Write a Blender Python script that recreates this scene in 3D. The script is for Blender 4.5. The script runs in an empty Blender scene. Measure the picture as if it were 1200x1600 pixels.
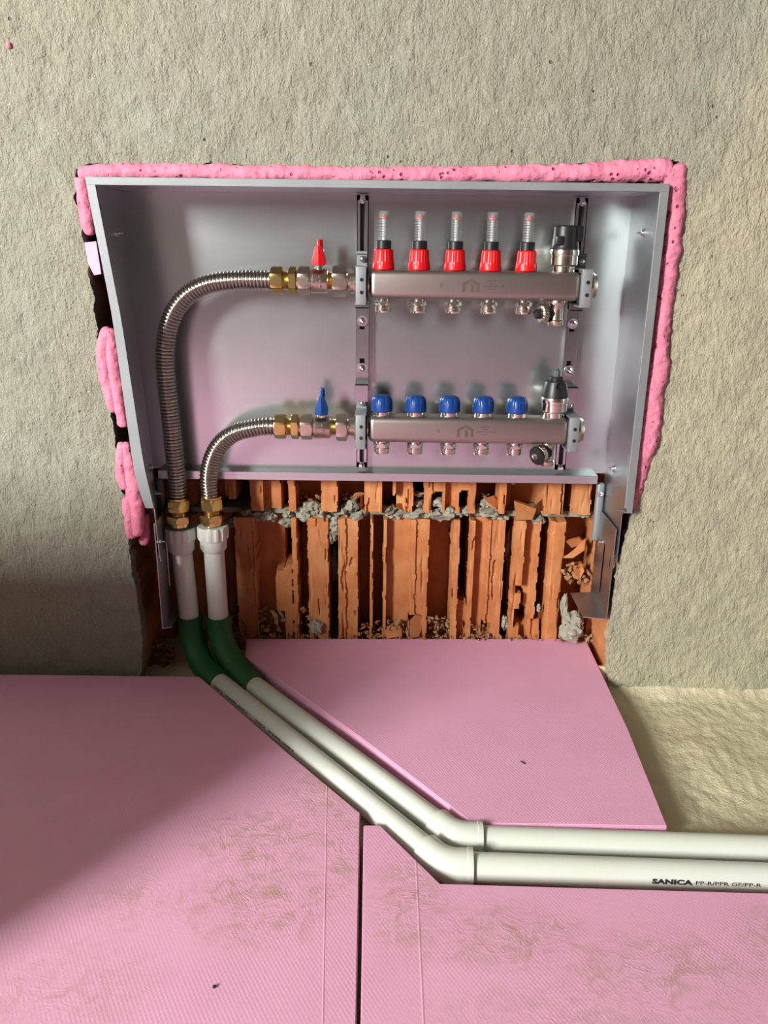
import bpy, bmesh, math, random
from mathutils import Vector, Matrix, noise
from mathutils.geometry import delaunay_2d_cdt

random.seed(7)
S = bpy.context.scene
COL = S.collection
PI = math.pi

# ------------------------------------------------------------------ camera
CAM = Vector((0.005, -1.1819, 0.0524)); PITCH, ROLL, FOC = 0.3199, 0.0125, 1260.0
_cp, _sp = math.cos(PITCH), math.sin(PITCH)
_fw = Vector((0, _cp, -_sp)); _u0 = Vector((0, _sp, _cp)); _r0 = Vector((1, 0, 0))
_rt = _r0 * math.cos(ROLL) + _u0 * math.sin(ROLL)
_up = -_r0 * math.sin(ROLL) + _u0 * math.cos(ROLL)
cd = bpy.data.cameras.new('camera'); cam = bpy.data.objects.new('camera', cd); COL.objects.link(cam)
cd.sensor_fit = 'VERTICAL'; cd.sensor_height = 36.0; cd.lens = 36.0 * FOC / 1600.0
cd.clip_start = 0.02
m3 = Matrix((_rt, _up, -_fw)).transposed()
cam.matrix_world = Matrix.Translation(CAM) @ m3.to_4x4()
S.camera = cam

# ------------------------------------------------------------------ world, window light, exposure
W = bpy.data.worlds.new('world'); S.world = W; W.use_nodes = True
bgn = W.node_tree.nodes['Background']
bgn.inputs[0].default_value = (0.78, 0.88, 1.0, 1); bgn.inputs[1].default_value = 1.0
S.view_settings.view_transform = 'Standard'; S.view_settings.look = 'None'
S.view_settings.gamma = 1.0; S.view_settings.use_curve_mapping = False
S.view_settings.exposure = 0.55
ld = bpy.data.lights.new('window_daylight', 'AREA'); ld.shape = 'RECTANGLE'
ld.size = 0.85; ld.size_y = 1.50; ld.energy = 510.0; ld.color = (1.0, 0.995, 0.955)
lo = bpy.data.objects.new('window_daylight', ld); COL.objects.link(lo)
WINX, WINZ, WINY = -3.13, 1.25, -3.72
lo.location = (WINX, WINY - 0.05, WINZ); lo.rotation_euler = (PI / 2, 0, 0)
S.cycles.max_bounces = 10; S.cycles.glossy_bounces = 5; S.cycles.transmission_bounces = 8
S.cycles.use_denoising = True; S.cycles.caustics_reflective = False; S.cycles.caustics_refractive = False

FLOOR, XPS = -0.62, -0.59
WALL = -0.05


def ray(u, v):
    return _fw + _rt * ((u - 600) / FOC) - _up * ((v - 800) / FOC)
def aty(u, v, y):
    d = ray(u, v); return CAM + d * ((y - CAM.y) / d.y)
def atz(u, v, z):
    d = ray(u, v); return CAM + d * ((z - CAM.z) / d.z)
def X(u, v, y=0.0): return aty(u, v, y).x
def Z(u, v, y=0.0): return aty(u, v, y).z
def fbm(x, y, z=0.0, o=3): return noise.fractal(Vector((x, y, z)), 0.9, 2.0, o)
def ns(x, y, z=0.0): return noise.noise(Vector((x, y, z)))
def lerp(tab, t):
    # piecewise linear table, keys in either order
    tab = sorted(tab)
    if t <= tab[0][0]: return tab[0][1]
    for (a, b), (c, d) in zip(tab, tab[1:]):
        if t <= c: return b + (d - b) * (t - a) / (c - a)
    return tab[-1][1]

# ------------------------------------------------------------------ materials
def mat(name, color, rough=0.5, metal=0.0, var=None, var2=None, bump=(), pits=None, extra=None, spec=0.5,
        rough_var=None, trans=0.0, sss=0.0, coat=0.0, aniso=0.0, ior=1.45):
    m = bpy.data.materials.new(name); m.use_nodes = True
    nt = m.node_tree; N, L = nt.nodes, nt.links
    b = N['Principled BSDF']
    b.inputs['Base Color'].default_value = (*color, 1); b.inputs['Roughness'].default_value = rough
    b.inputs['Metallic'].default_value = metal; b.inputs['Specular IOR Level'].default_value = spec
    b.inputs['Transmission Weight'].default_value = trans; b.inputs['IOR'].default_value = ior
    b.inputs['Coat Weight'].default_value = coat
    if sss:
        b.inputs['Subsurface Weight'].default_value = sss; b.inputs['Subsurface Radius'].default_value = (.006, .003, .003)
        b.inputs['Subsurface Scale'].default_value = 0.6
    tc = N.new('ShaderNodeTexCoord'); obj = tc.outputs['Object']
    def tex(scale, detail=4, stretch=None, rot=0.0, axis='Z', dist=0.0, rgh=.55):
        n = N.new('ShaderNodeTexNoise'); n.inputs['Scale'].default_value = scale; n.inputs['Detail'].default_value = detail
        n.inputs['Distortion'].default_value = dist; n.inputs['Roughness'].default_value = rgh
        if stretch:
            mp = N.new('ShaderNodeMapping'); mp.inputs['Scale'].default_value = stretch
            if rot: mp.inputs['Rotation'].default_value = rot
            mp.vector_type = 'TEXTURE' if False else 'POINT'
            L.new(obj, mp.inputs['Vector']); L.new(mp.outputs[0], n.inputs['Vector'])
        else: L.new(obj, n.inputs['Vector'])
        return n.outputs['Fac']
    def ramp(src, a, b_):
        r = N.new('ShaderNodeMapRange'); r.inputs['From Min'].default_value = a; r.inputs['From Max'].default_value = b_
        L.new(src, r.inputs['Value']); return r.outputs[0]
    def mix(fac, c1, c2):
        x = N.new('ShaderNodeMix'); x.data_type = 'RGBA'
        if isinstance(fac, float): x.inputs[0].default_value = fac
        else: L.new(fac, x.inputs[0])
        for sck, c in ((x.inputs[6], c1), (x.inputs[7], c2)):
            if isinstance(c, tuple): sck.default_value = (*c, 1)
            else: L.new(c, sck)
        return x.outputs[2]
    def math_(op, a, b_=None):
        x = N.new('ShaderNodeMath'); x.operation = op
        for i, c in enumerate((a, b_)):
            if c is None: continue
            if isinstance(c, (int, float)): x.inputs[i].default_value = c
            else: L.new(c, x.inputs[i])
        return x.outputs[0]
    c = tuple(color)
    for v in (var, var2):
        if v: c = mix(ramp(tex(v[0], v[3] if len(v) > 3 else 4), *(v[2] if len(v) > 2 else (.35, .65))), c, v[1])
    height = None
    if pits:      # (scale, radius, colour)
        vo = N.new('ShaderNodeTexVoronoi'); vo.inputs['Scale'].default_value = pits[0]; L.new(obj, vo.inputs['Vector'])
        gate = ramp(tex(pits[0] * .35, 2), *(pits[3] if len(pits) > 3 else (.42, .5)))
        p = math_('MULTIPLY', ramp(vo.outputs['Distance'], pits[1], pits[1] * .55), gate)
        c = mix(p, c, pits[2]); height = math_('MULTIPLY', p, -3.0)
    env = dict(N=N, L=L, obj=obj, tex=tex, ramp=ramp, mix=mix, math=math_, b=b)
    if extra:
        c2, h2 = extra(env, c)
        c = c2
        if h2 is not None: height = h2 if height is None else math_('ADD', height, h2)
    if not isinstance(c, tuple): L.new(c, b.inputs['Base Color'])
    for bp in bump:   # (scale, weight, detail, stretch, rot)
        t = tex(bp[0], bp[2] if len(bp) > 2 else 3, bp[3] if len(bp) > 3 else None, bp[4] if len(bp) > 4 else 0)
        t = math_('MULTIPLY', t, bp[1]); height = t if height is None else math_('ADD', height, t)
    if height is not None:
        bn = N.new('ShaderNodeBump'); bn.inputs['Distance'].default_value = 0.001; bn.inputs['Strength'].default_value = 1.0
        L.new(height, bn.inputs['Height']); L.new(bn.outputs[0], b.inputs['Normal'])
    if rough_var:
        L.new(ramp2(N, L, tex(rough_var[0], 3, rough_var[3] if len(rough_var) > 3 else None), rough_var[1], rough_var[2]), b.inputs['Roughness'])
    return m
def ramp2(N, L, src, lo_, hi):
    r = N.new('ShaderNodeMapRange'); r.inputs['From Min'].default_value = .3; r.inputs['From Max'].default_value = .7
    r.inputs['To Min'].default_value = lo_; r.inputs['To Max'].default_value = hi
    L.new(src, r.inputs['Value']); return r.outputs[0]

def xps_extra(dirt=(), crease=()):
    def f(e, c):
        N, L = e['N'], e['L']
        sep = N.new('ShaderNodeSeparateXYZ'); L.new(e['obj'], sep.inputs[0])
        hs = []
        for kx, ky in ((1500, 900), (-1500, 900)):           # embossed waffle rolled into the skin
            a = e['math']('ADD', e['math']('MULTIPLY', sep.outputs[0], kx), e['math']('MULTIPLY', sep.outputs[1], ky))
            hs.append(e['math']('SINE', a))
        h = e['math']('MULTIPLY', e['math']('ADD', *hs), .04)
        h = e['math']('MULTIPLY', h, e['ramp'](e['tex'](9, 2), .3, .6))
        mask = None
        for (x, y, rx, ry, k) in dirt:
            dx = e['math']('DIVIDE', e['math']('SUBTRACT', sep.outputs[0], x), rx)
            dy = e['math']('DIVIDE', e['math']('SUBTRACT', sep.outputs[1], y), ry)
            d = e['math']('ADD', e['math']('MULTIPLY', dx, dx), e['math']('MULTIPLY', dy, dy))
            g = e['math']('MULTIPLY', e['ramp'](d, 1.0, 0.0), k)
            mask = g if mask is None else e['math']('MAXIMUM', mask, g)
        if mask is not None:
            t = e['ramp'](e['tex'](45, 6, None, 0, 'Z', 1.2), .46, .66)
            t2 = e['math']('ADD', e['math']('MULTIPLY', t, .75), .18)
            c = e['mix'](e['math']('MULTIPLY', mask, t2), c, (.50, .29, .26))
            w = e['tex'](28, 3, None, 0, 'Z', 2.5)
            rid = e['math']('ABSOLUTE', e['math']('SUBTRACT', w, .5))
            h = e['math']('ADD', h, e['math']('MULTIPLY', e['math']('MULTIPLY', e['ramp'](rid, .05, 0.0), mask), .2))
        for (x0, slope, w_) in crease:                       # a pressed line along the board
            d = e['math']('ABSOLUTE', e['math']('SUBTRACT', sep.outputs[0], e['math']('ADD', e['math']('MULTIPLY', sep.outputs[1], slope), x0)))
            h = e['math']('ADD', h, e['math']('MULTIPLY', e['ramp'](d, w_, 0.0), .35))
        return c, h
    return f

PINK = (.78, .40, .575)
def xps(name, dirt=(), crease=()):
    return mat(name, PINK, .62, var=(14, (.75, .375, .545)), bump=((260, .10, 2),), extra=xps_extra(dirt, crease), spec=.3)

M = {}
def plaster_extra(e, c):
    t = e['ramp'](e['tex'](3.0, 3), .42, .62)
    c = e['mix'](e['math']('MULTIPLY', t, .55), c, (.29, .27, .19))
    t = e['ramp'](e['tex'](420, 2), .60, .74)
    c = e['mix'](e['math']('MULTIPLY', t, .55), c, (.56, .53, .41))
    t = e['ramp'](e['tex'](140, 3), .66, .76)
    c = e['mix'](e['math']('MULTIPLY', t, .7), c, (.12, .11, .08))
    sep = e['N'].new('ShaderNodeSeparateXYZ'); e['L'].new(e['obj'], sep.inputs[0])
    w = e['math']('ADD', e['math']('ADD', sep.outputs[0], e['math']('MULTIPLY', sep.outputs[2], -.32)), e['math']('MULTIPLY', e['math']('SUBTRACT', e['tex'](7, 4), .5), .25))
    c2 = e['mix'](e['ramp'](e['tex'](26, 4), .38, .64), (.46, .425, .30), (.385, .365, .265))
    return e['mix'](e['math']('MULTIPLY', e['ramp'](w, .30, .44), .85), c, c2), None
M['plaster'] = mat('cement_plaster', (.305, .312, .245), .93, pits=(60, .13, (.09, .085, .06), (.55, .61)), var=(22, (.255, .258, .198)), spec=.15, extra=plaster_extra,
                   bump=((430, 2.6, 4), (190, 4.0, 4, (1.0, 1.0, .5), (0, .5, 0)), (70, 2.0, 4)))
M['room'] = mat('room_plaster', (.13, .13, .12), .95, bump=((60, .8, 3),), spec=.15)
M['front'] = mat('grey_room_plaster', (.28, .28, .28), .95, bump=((60, .8, 3),), spec=.15)
M['screed'] = mat('rough_screed', (.66, .60, .42), .95, var=(8, (.56, .50, .34)), var2=(60, (.56, .52, .39), (.55, .75)), spec=.12,
                  bump=((85, 1.6, 4), (300, 1.6, 3)))
M['brick'] = mat('clay_brick', (.49, .195, .076), .85, var=(35, (.42, .15, .054)), var2=(14, (.53, .26, .115), (.5, .75)), spec=.2,
                 bump=((120, .55, 4, (1, 1, .25)), (380, .25, 2)))
M['rubble'] = mat('brick_rubble_dust', (.40, .19, .085), .95, var=(45, (.33, .24, .15)), var2=(25, (.24, .10, .045)), spec=.15, bump=((200, 1.2, 3),))
M['mortar'] = mat('cement_mortar', (.33, .325, .27), .95, var=(40, (.24, .22, .17)), spec=.15, bump=((160, 1.6, 4),))
M['foam'] = mat('pink_foam', (.68, .215, .31), .6, var=(40, (.60, .17, .26)), pits=(120, .20, (.30, .03, .10), (.54, .60)), sss=.15, bump=((110, 2.5, 4),), spec=.35)
M['foamcut'] = mat('pink_foam_trimmed', (.68, .235, .335), .7, var=(30, (.62, .19, .285)), pits=(105, .27, (.30, .025, .09), (.48, .56)), sss=.15, bump=((140, 2.2, 4),), spec=.3)
M['galv'] = mat('galvanised_sheet', (.595, .64, .645), .27, .93, var=(5, (.57, .615, .62)), rough_var=(5, .21, .26, (1, 1, 2.0)), bump=((6, .12, 1),))
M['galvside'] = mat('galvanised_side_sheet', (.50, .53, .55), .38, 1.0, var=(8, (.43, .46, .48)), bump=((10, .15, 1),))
M['lip'] = mat('galvanised_edge', (.27, .285, .295), .6, .5, var=(20, (.24, .255, .265)))
M['zinc'] = mat('bright_zinc', (.72, .75, .77), .2, 1.0, var=(30, (.62, .66, .68)))
M['steel'] = mat('brushed_stainless', (.40, .34, .305), .36, .95, var=(18, (.40, .35, .32)), bump=((500, .05, 2, (.04, 1, 1)),))
M['hose'] = mat('corrugated_stainless', (.56, .53, .49), .2, 1.0)
M['nickel'] = mat('nickel_plated_brass', (.66, .59, .50), .26, 1.0, var=(60, (.58, .51, .42)), bump=((300, .12, 2),))
M['nickelb'] = mat('bright_nickel', (.78, .74, .66), .16, 1.0)
M['brass'] = mat('yellow_brass', (.70, .54, .22), .22, 1.0, var=(40, (.60, .45, .16)))
M['red'] = mat('red_plastic', (.60, .006, .010), .35, spec=.5)
M['blue'] = mat('blue_plastic', (.006, .042, .19), .28, spec=.5)
M['black'] = mat('black_plastic', (.012, .012, .014), .4)
M['grey'] = mat('dark_grey_plastic', (.07, .085, .09), .5)
M['rubber'] = mat('black_rubber', (.01, .01, .01), .7)
M['glass'] = mat('clear_plastic', (.45, .50, .48), .04, ior=1.5)
M['glass'].node_tree.nodes['Principled BSDF'].inputs['Alpha'].default_value = .13
M['stem'] = mat('white_stem', (.62, .64, .62), .4)
M['float'] = mat('red_float', (.75, .05, .05), .4)
M['ppr'] = mat('white_polypropylene', (.65, .675, .61), .33, var=(6, (.62, .645, .58)), sss=.1)
M['green'] = mat('green_polypropylene', (.016, .115, .035), .5, var=(20, (.012, .095, .028)))
M['ink'] = mat('black_ink', (.015, .015, .018), .6)
M['mark'] = mat('etched_mark', (.085, .060, .048), .6, 0)

# ------------------------------------------------------------------ geometry collector
class G:
    def __init__(s): s.v = []; s.f = []; s.mi = []
    def add(s, v, f, mi=0, mtx=None):
        o = len(s.v)
        s.v += [tuple(mtx @ Vector(p)) if mtx else tuple(p) for p in v]
        s.f += [tuple(i + o for i in q) for q in f]; s.mi += [mi] * len(f); return s
    def box(s, a, b, bev=0.0, seg=2, mi=0, mtx=None):
        a, b = [min(p, q) for p, q in zip(a, b)], [max(p, q) for p, q in zip(a, b)]
        bm = bmesh.new(); bmesh.ops.create_cube(bm, size=1)
        for v in bm.verts: v.co = Vector([(a[i] + b[i]) / 2 + v.co[i] * (b[i] - a[i]) for i in range(3)])
        if bev: bmesh.ops.bevel(bm, geom=bm.edges[:], offset=bev, segments=seg, affect='EDGES', profile=.5)
        bm.verts.index_update()
        s.add([v.co[:] for v in bm.verts], [[v.index for v in f.verts] for f in bm.faces], mi, mtx); bm.free(); return s
    def lathe(s, prof, o=(0, 0, 0), axis=(0, 0, 1), seg=24, rfun=None, up=None, mi=0, cap=True):
        # prof: list of (radius, height); rfun(angle, radius, height) may reshape
        ax = Vector(axis).normalized(); t = Vector(up) if up else (Vector((1, 0, 0)) if abs(ax.x) < .9 else Vector((0, -1, 0)))
        e1 = (t - ax * t.dot(ax)).normalized(); e2 = ax.cross(e1); o = Vector(o)
        v = []; f = []
        for (r, h) in prof:
            for k in range(seg):
                a = 2 * PI * k / seg; rr = rfun(a, r, h) if rfun else r
                v.append(o + ax * h + (e1 * math.cos(a) + e2 * math.sin(a)) * rr)
        n = len(prof)
        for i in range(n - 1):
            for k in range(seg):
                k2 = (k + 1) % seg
                f.append((i * seg + k, i * seg + k2, (i + 1) * seg + k2, (i + 1) * seg + k))
        if cap:
            f.append(tuple(range(seg))[::-1]); f.append(tuple((n - 1) * seg + k for k in range(seg)))
        return s.add(v, f, mi)
    def hex(s, r, h0, h1, o, axis, up=None, ch=.0015, mi=0):
        # six-sided nut with chamfered corners; r is the corner radius
        def rf(a, rr, h):
            k = (a % (PI / 3)) - PI / 6
            flat = r * math.cos(PI / 6) / math.cos(k)
            return min(flat, rr)
        return s.lathe([(r * .93, h0), (r, h0 + ch), (r, h1 - ch), (r * .93, h1)], o, axis, 48, rf, up, mi)
    def tube(s, pts, rad, seg=16, mi=0, cap=True, squash=None, disp=None):
        pts = [Vector(p) for p in pts]; n = len(pts)
        tg = []
        for i in range(n):
            d = pts[min(i + 1, n - 1)] - pts[max(i - 1, 0)]; tg.append(d.normalized())
        t0 = Vector((0, -1, 0)) if abs(tg[0].y) < .9 else Vector((1, 0, 0))
        nrm = (t0 - tg[0] * t0.dot(tg[0])).normalized()
        v = []; f = []
        for i in range(n):
            nrm = (nrm - tg[i] * nrm.dot(tg[i])).normalized(); bi = tg[i].cross(nrm)
            r = rad[i] if isinstance(rad, (list, tuple)) else rad
            for k in range(seg):
                a = 2 * PI * k / seg; d = nrm * math.cos(a) + bi * math.sin(a)
                rr = r * (disp(pts[i], d) if disp else 1)
                p = d * rr
                if squash: p = Vector((p.x * squash[0], p.y * squash[1], p.z * squash[2]))
                v.append(pts[i] + p)
        for i in range(n - 1):
            for k in range(seg):
                k2 = (k + 1) % seg
                f.append((i * seg + k, i * seg + k2, (i + 1) * seg + k2, (i + 1) * seg + k))
        if cap: f.append(tuple(range(seg))[::-1]); f.append(tuple((n - 1) * seg + k for k in range(seg)))
        return s.add(v, f, mi)
    def prism(s, poly, off, mi=0):
        n = len(poly); off = Vector(off)
        v = [Vector(p) for p in poly] + [Vector(p) + off for p in poly]
        f = [tuple(range(n))[::-1], tuple(range(n, 2 * n))] + [(i, (i + 1) % n, n + (i + 1) % n, n + i) for i in range(n)]
        return s.add(v, f, mi)
    def blob(s, c, r, seed=0, amp=.35, freq=1.2, sub=3, mi=0):
        bm = bmesh.new(); bmesh.ops.create_icosphere(bm, subdivisions=sub, radius=1)
        rr = r if isinstance(r, (tuple, list)) else (r, r, r)
        for v in bm.verts:
            d = 1 + amp * fbm(v.co.x * freq + seed * 7.1, v.co.y * freq + seed * 3.3, v.co.z * freq, 4)
            v.co = Vector([c[i] + v.co[i] * d * rr[i] for i in range(3)])
        bm.verts.index_update()
        s.add([v.co[:] for v in bm.verts], [[v.index for v in f.verts] for f in bm.faces], mi); bm.free(); return s

def link(o): COL.objects.link(o); return o
def obj(name, g, mats, parent=None, base=(0, 0, 0), ang=32, recalc=True):
    """one mesh object; g is in the coordinates of the parent's base (or world, shifted to base when top-level)"""
    me = bpy.data.meshes.new(name)
    b = Vector(base)
    me.from_pydata([tuple(Vector(p) - b) for p in g.v], [], g.f)
    for m in (mats if isinstance(mats, (list, tuple)) else [mats]): me.materials.append(m)
    me.polygons.foreach_set('material_index', g.mi)
    bm = bmesh.new(); bm.from_mesh(me)
    if recalc: bmesh.ops.recalc_face_normals(bm, faces=bm.faces[:])
    lim = math.radians(ang)
    for f in bm.faces: f.smooth = True
    for e in bm.edges:
        if len(e.link_faces) == 2 and e.calc_face_angle(0) > lim: e.smooth = False
    bm.to_mesh(me); bm.free()
    o = link(bpy.data.objects.new(name, me)); o.location = b if parent is None else (0, 0, 0)
    if parent is not None: o.parent = parent
    return o
def part(name, g, m, parent, ang=32, label=None, at=None):
    """g in world coordinates; the part hangs under its thing without a local offset unless `at` is given"""
    if isinstance(parent, bpy.types.Object):
        r = parent; off = Vector((0, 0, 0))
        while r is not None: off += r.location; r = r.parent
    o = obj(name, g, m, None, (0, 0, 0), ang)
    piv = Vector(at) if at is not None else off
    for v in o.data.vertices: v.co -= piv
    o.parent = parent; o.location = piv - off
    if label: o['label'] = label
    return o
def thing(name, label, cat, loc, group=None):
    o = link(bpy.data.objects.new(name, None)); o.location = loc; o.empty_display_size = .02
    return tag(o, label, cat, group)
def tag(o, label, cat, group=None, kind=None):
    o['label'] = label; o['category'] = cat
    if group: o['group'] = group
    if kind: o['kind'] = kind
    return o
def struct(name, g, m, ang=32):
    o = obj(name, g, m, ang=ang); o['kind'] = 'structure'; return o
def label_copy(o, parent, loc):
    c = o.copy(); link(c); c.parent = parent; c.location = loc
    for ch in o.children:
        d = ch.copy(); link(d); d.parent = c
    return c

# ------------------------------------------------------------------ large structure: wall with its rough opening
HOLE_PX = [(118, 264), (137, 257), (230, 258), (300, 256), (440, 260), (560, 263), (640, 267), (760, 260), (900, 257), (1020, 250), (1058, 252),
           (1068, 262), (1067, 310), (1060, 370), (1048, 440), (1038, 520), (1033, 590), (1026, 650), (1010, 700), (1003, 745), (993, 790),
           (984, 830), (966, 880), (960, 930), (956, 980), (950, 1030), (951, 1075), (955, 1140), (215, 1140), (220, 1060), (222, 990), (214, 930),
           (205, 880), (197, 820), (190, 760), (182, 700), (168, 620), (156, 560), (151, 505), (146, 455), (137, 410), (127, 350), (118, 310)]
def jag(poly, step, amp, seed):
    out = []
    n = len(poly)
    for i in range(n):
        a, b = Vector(poly[i]), Vector(poly[(i + 1) % n]); d = b - a; L_ = d.length
        if L_ < 1e-6: continue
        nrm = Vector((-d.y, d.x)).normalized(); k = max(1, int(L_ / step))
        for j in range(k):
            p = a + d * (j / k)
            out.append(p + nrm * amp * (fbm(p.x * 60 + seed, p.y * 60, seed, 4) + .5 * ns(p.x * 220, p.y * 220, seed)))
    return out
hole = [(p.x, p.z) for p in (aty(u, v, WALL) for u, v in HOLE_PX)]
HJ = jag(hole, .0035, .0032, 3.0)
def inside(x, z, poly):
    c = False; j = len(poly) - 1
    for i in range(len(poly)):
        xi, zi = poly[i]; xj, zj = poly[j]
        if (zi > z) != (zj > z) and x < (xj - xi) * (z - zi) / (zj - zi) + xi: c = not c
        j = i
    return c
def wall_y(x, z):
    k = 1.0
    if x < -.66 or x > .68 or z > .42: k = .3
    n = .0022 * fbm(x * 8, z * 8, 2.0, 3) + .0018 * fbm(x * 42 + z * 16, z * 30 - x * 10, 5.0, 3) + .0018 * fbm(x * 120 + z * 40, z * 75 - x * 30, 9.0, 2)
    g = max(0.0, min(1.0, (x - .33) / .06)) * .004 * max(0, min(1, (z - .0) / .2))
    return WALL + k * n - g
pts = [Vector(p) for p in HJ]; nh = len(pts)
edges = [(i, (i + 1) % nh) for i in range(nh)]
step = .0052
xs = [-.68 + i * step for i in range(int(1.38 / step))]; zs = [-.64 + i * step for i in range(int(1.06 / step))]
hx = [p.x for p in pts]; hz = [p.y for p in pts]
bx0, bx1, bz0, bz1 = min(hx), max(hx), min(hz), max(hz)
for x in xs:
    for z in zs:
        xx = x + random.uniform(-.3, .3) * step; zz = z + random.uniform(-.3, .3) * step
        if bx0 < xx < bx1 and bz0 < zz < bz1 and inside(xx, zz, HJ): continue
        pts.append(Vector((xx, zz)))
for x in [-3.8, -2.6, -1.7, -1.4, -1.1, -.85] + [-.6, -.3, 0, .3, .6] + [.85, 1.2, 1.6, 2.2]:
    for z in (-.64, -.3, 0, .3, .6, 1.0, 1.4, 2.2):
        if -.7 < x < .72 and z < .43: continue
        pts.append(Vector((x, z)))
V2, E2, F2, _, _, _ = delaunay_2d_cdt(pts, edges, [], 0, 1e-6)
g = G()
g.v = [(p.x, wall_y(p.x, p.y), p.y) for p in V2]
HJt = [(p.x, p.y) for p in HJ]
for f in F2:
    cx = sum(V2[i].x for i in f) / 3; cz = sum(V2[i].y for i in f) / 3
    if bx0 < cx < bx1 and bz0 < cz < bz1 and inside(cx, cz, HJt): continue
    g.f.append(tuple(f)); g.mi.append(0)
# the reveal: broken plaster edge, then brick
o0 = len(g.v)
ring = [(p.x, p.y) for p in HJ]; n = len(ring)
cxm, czm = 0.0, -.2
depths = [0, .006, .014, .022, .05, .10, .278]
for di, d in enumerate(depths):
    for (x, z) in ring:
        k = (.0 if di == 0 else .0035 * fbm(x * 70, z * 70, d * 60 + 3, 3)) + (.004 if di >= 4 else 0)
        dirv = Vector((x - cxm, z - czm)).normalized()
        y = wall_y(x, z) if di == 0 else WALL + d
        g.v.append((x + dirv.x * k, y, z + dirv.y * k))
for di in range(len(depths) - 1):
    for i in range(n):
        j = (i + 1) % n
        g.f.append((o0 + di * n + i, o0 + di * n + j, o0 + (di + 1) * n + j, o0 + (di + 1) * n + i)); g.mi.append(0 if di < 3 else 1)
g.add([(-.7, .227, -.66), (.7, .227, -.66), (.7, .227, .35), (-.7, .227, .35)], [(0, 1, 2, 3)], 1)      # the wall behind the opening
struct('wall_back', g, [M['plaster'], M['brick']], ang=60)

# floor (rough screed) and the rest of the room
g = G(); nx, ny = 170, 140
for j in range(ny + 1):
    for i in range(nx + 1):
        x = .30 + .42 * i / nx; y = -.52 + .50 * j / ny
        edge = min(1, i / 8, (nx - i) / 8, j / 8)
        h = .002 * fbm(x * 14, y * 14, 1, 3) + .0018 * fbm(x * 60, y * 45, 4, 3)
        h += .012 * max(0, (y + .085) / .04) ** 2 if y > -.085 else 0
        g.v.append((x, y, FLOOR + min(h, .03) * edge))
for j in range(ny):
    for i in range(nx):
        a = j * (nx + 1) + i; g.f.append((a, a + 1, a + nx + 2, a + nx + 1)); g.mi.append(0)
def quad(a, b, c, d): g.add([a, b, c, d], [(0, 1, 2, 3)])
quad((-3.8, -3.95, FLOOR), (2.2, -3.95, FLOOR), (2.2, -.52, FLOOR), (-3.8, -.52, FLOOR))
quad((-3.8, -.52, FLOOR), (.30, -.52, FLOOR), (.30, .2, FLOOR), (-3.8, .2, FLOOR))
quad((.30, -.02, FLOOR), (2.2, -.02, FLOOR), (2.2, .2, FLOOR), (.30, .2, FLOOR))
quad((.72, -.52, FLOOR), (2.2, -.52, FLOOR), (2.2, -.02, FLOOR), (.72, -.02, FLOOR))
struct('floor', g, M['screed'], ang=60)
def wallbox(name, a, b, m=None): return struct(name, G().box(a, b), m or M['room'])
LX, RXX = -3.75, 2.0
wallbox('ceiling', (LX - .15, WINY - .2, 2.2), (RXX + .15, .25, 2.3))
wallbox('wall_left', (LX - .15, WINY, FLOOR), (LX, .25, 2.2))
wallbox('wall_right', (RXX, WINY, FLOOR), (RXX + .15, .25, 2.2))
g = G(); wx0, wx1, wz0, wz1 = WINX - .44, WINX + .44, WINZ - .77, WINZ + .77
g.box((LX - .15, WINY - .2, FLOOR), (wx0, WINY, 2.2)); g.box((wx1, WINY - .2, FLOOR), (RXX + .15, WINY, 2.2))
g.box((wx0, WINY - .2, FLOOR), (wx1, WINY, wz0)); g.box((wx0, WINY - .2, wz1), (wx1, WINY, 2.2))
struct('wall_front', g, M['front'])
g = G()
for a, b in (((wx0, wz0), (wx0 + .04, wz1)), ((wx1 - .04, wz0), (wx1, wz1)), ((wx0, wz0), (wx1, wz0 + .04)), ((wx0, wz1 - .04), (wx1, wz1))):
    g.box((a[0], WINY - .045, a[1]), (b[0], WINY - .005, b[1]))
struct('window_1', g, M['ppr'])

# ------------------------------------------------------------------ broken hollow bricks in the opening
# segments across each course in photo columns -> plan depth of the brick there (metres behind the sill)
W_, R1, R2, R3, BL = .074, .090, .112, .142, .195
LOW = [(200, 255, R2), (255, 296, R3), (296, 312, .085), (312, 356, R3), (356, 369, BL), (369, 398, W_), (398, 402, W_ - .002), (402, 443, R2), (443, 457, BL), (457, 466, W_), (466, 481, R3),
       (481, 514, W_), (515, 528, BL), (528, 541, W_), (541, 544, W_ + .004), (544, 560, W_), (560, 578, R3), (578, 583, W_), (583, 598, R3), (598, 604, W_), (604, 639, R1), (639, 649, W_),
       (649, 669, W_ + .003), (669, 706, R3), (706, 717, W_), (717, 731, BL), (731, 740, W_), (740, 759, R1), (759, 764, W_), (764, 787, W_ + .003), (787, 799, BL),
       (799, 817, W_), (817, 834, R1), (834, 840, W_), (840, 854, R3 + .03), (854, 860, W_), (860, 878, W_ - .002), (878, 924, R3 + .01), (924, 936, W_), (936, 990, W_ - .012)]
UPP = [(200, 255, R3), (255, 300, .10), (300, 349, R3), (349, 368, W_ + .004), (368, 390, BL), (390, 412, W_), (412, 437, R1), (437, 449, R3), (449, 462, W_), (462, 501, R3), (501, 528, W_), (528, 569, R3),
       (569, 593, W_), (593, 598, W_ - .003), (598, 613, R3), (613, 619, W_), (619, 634, R1), (634, 647, W_), (647, 662, BL), (662, 676, W_), (676, 697, W_ + .003), (697, 714, R1),
       (714, 745, W_), (745, 780, R3), (780, 793, W_), (793, 805, R2), (805, 850, R3), (850, 878, W_), (878, 884, W_ + .004), (884, 897, R3), (897, 926, W_), (926, 990, R3)]
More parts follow.
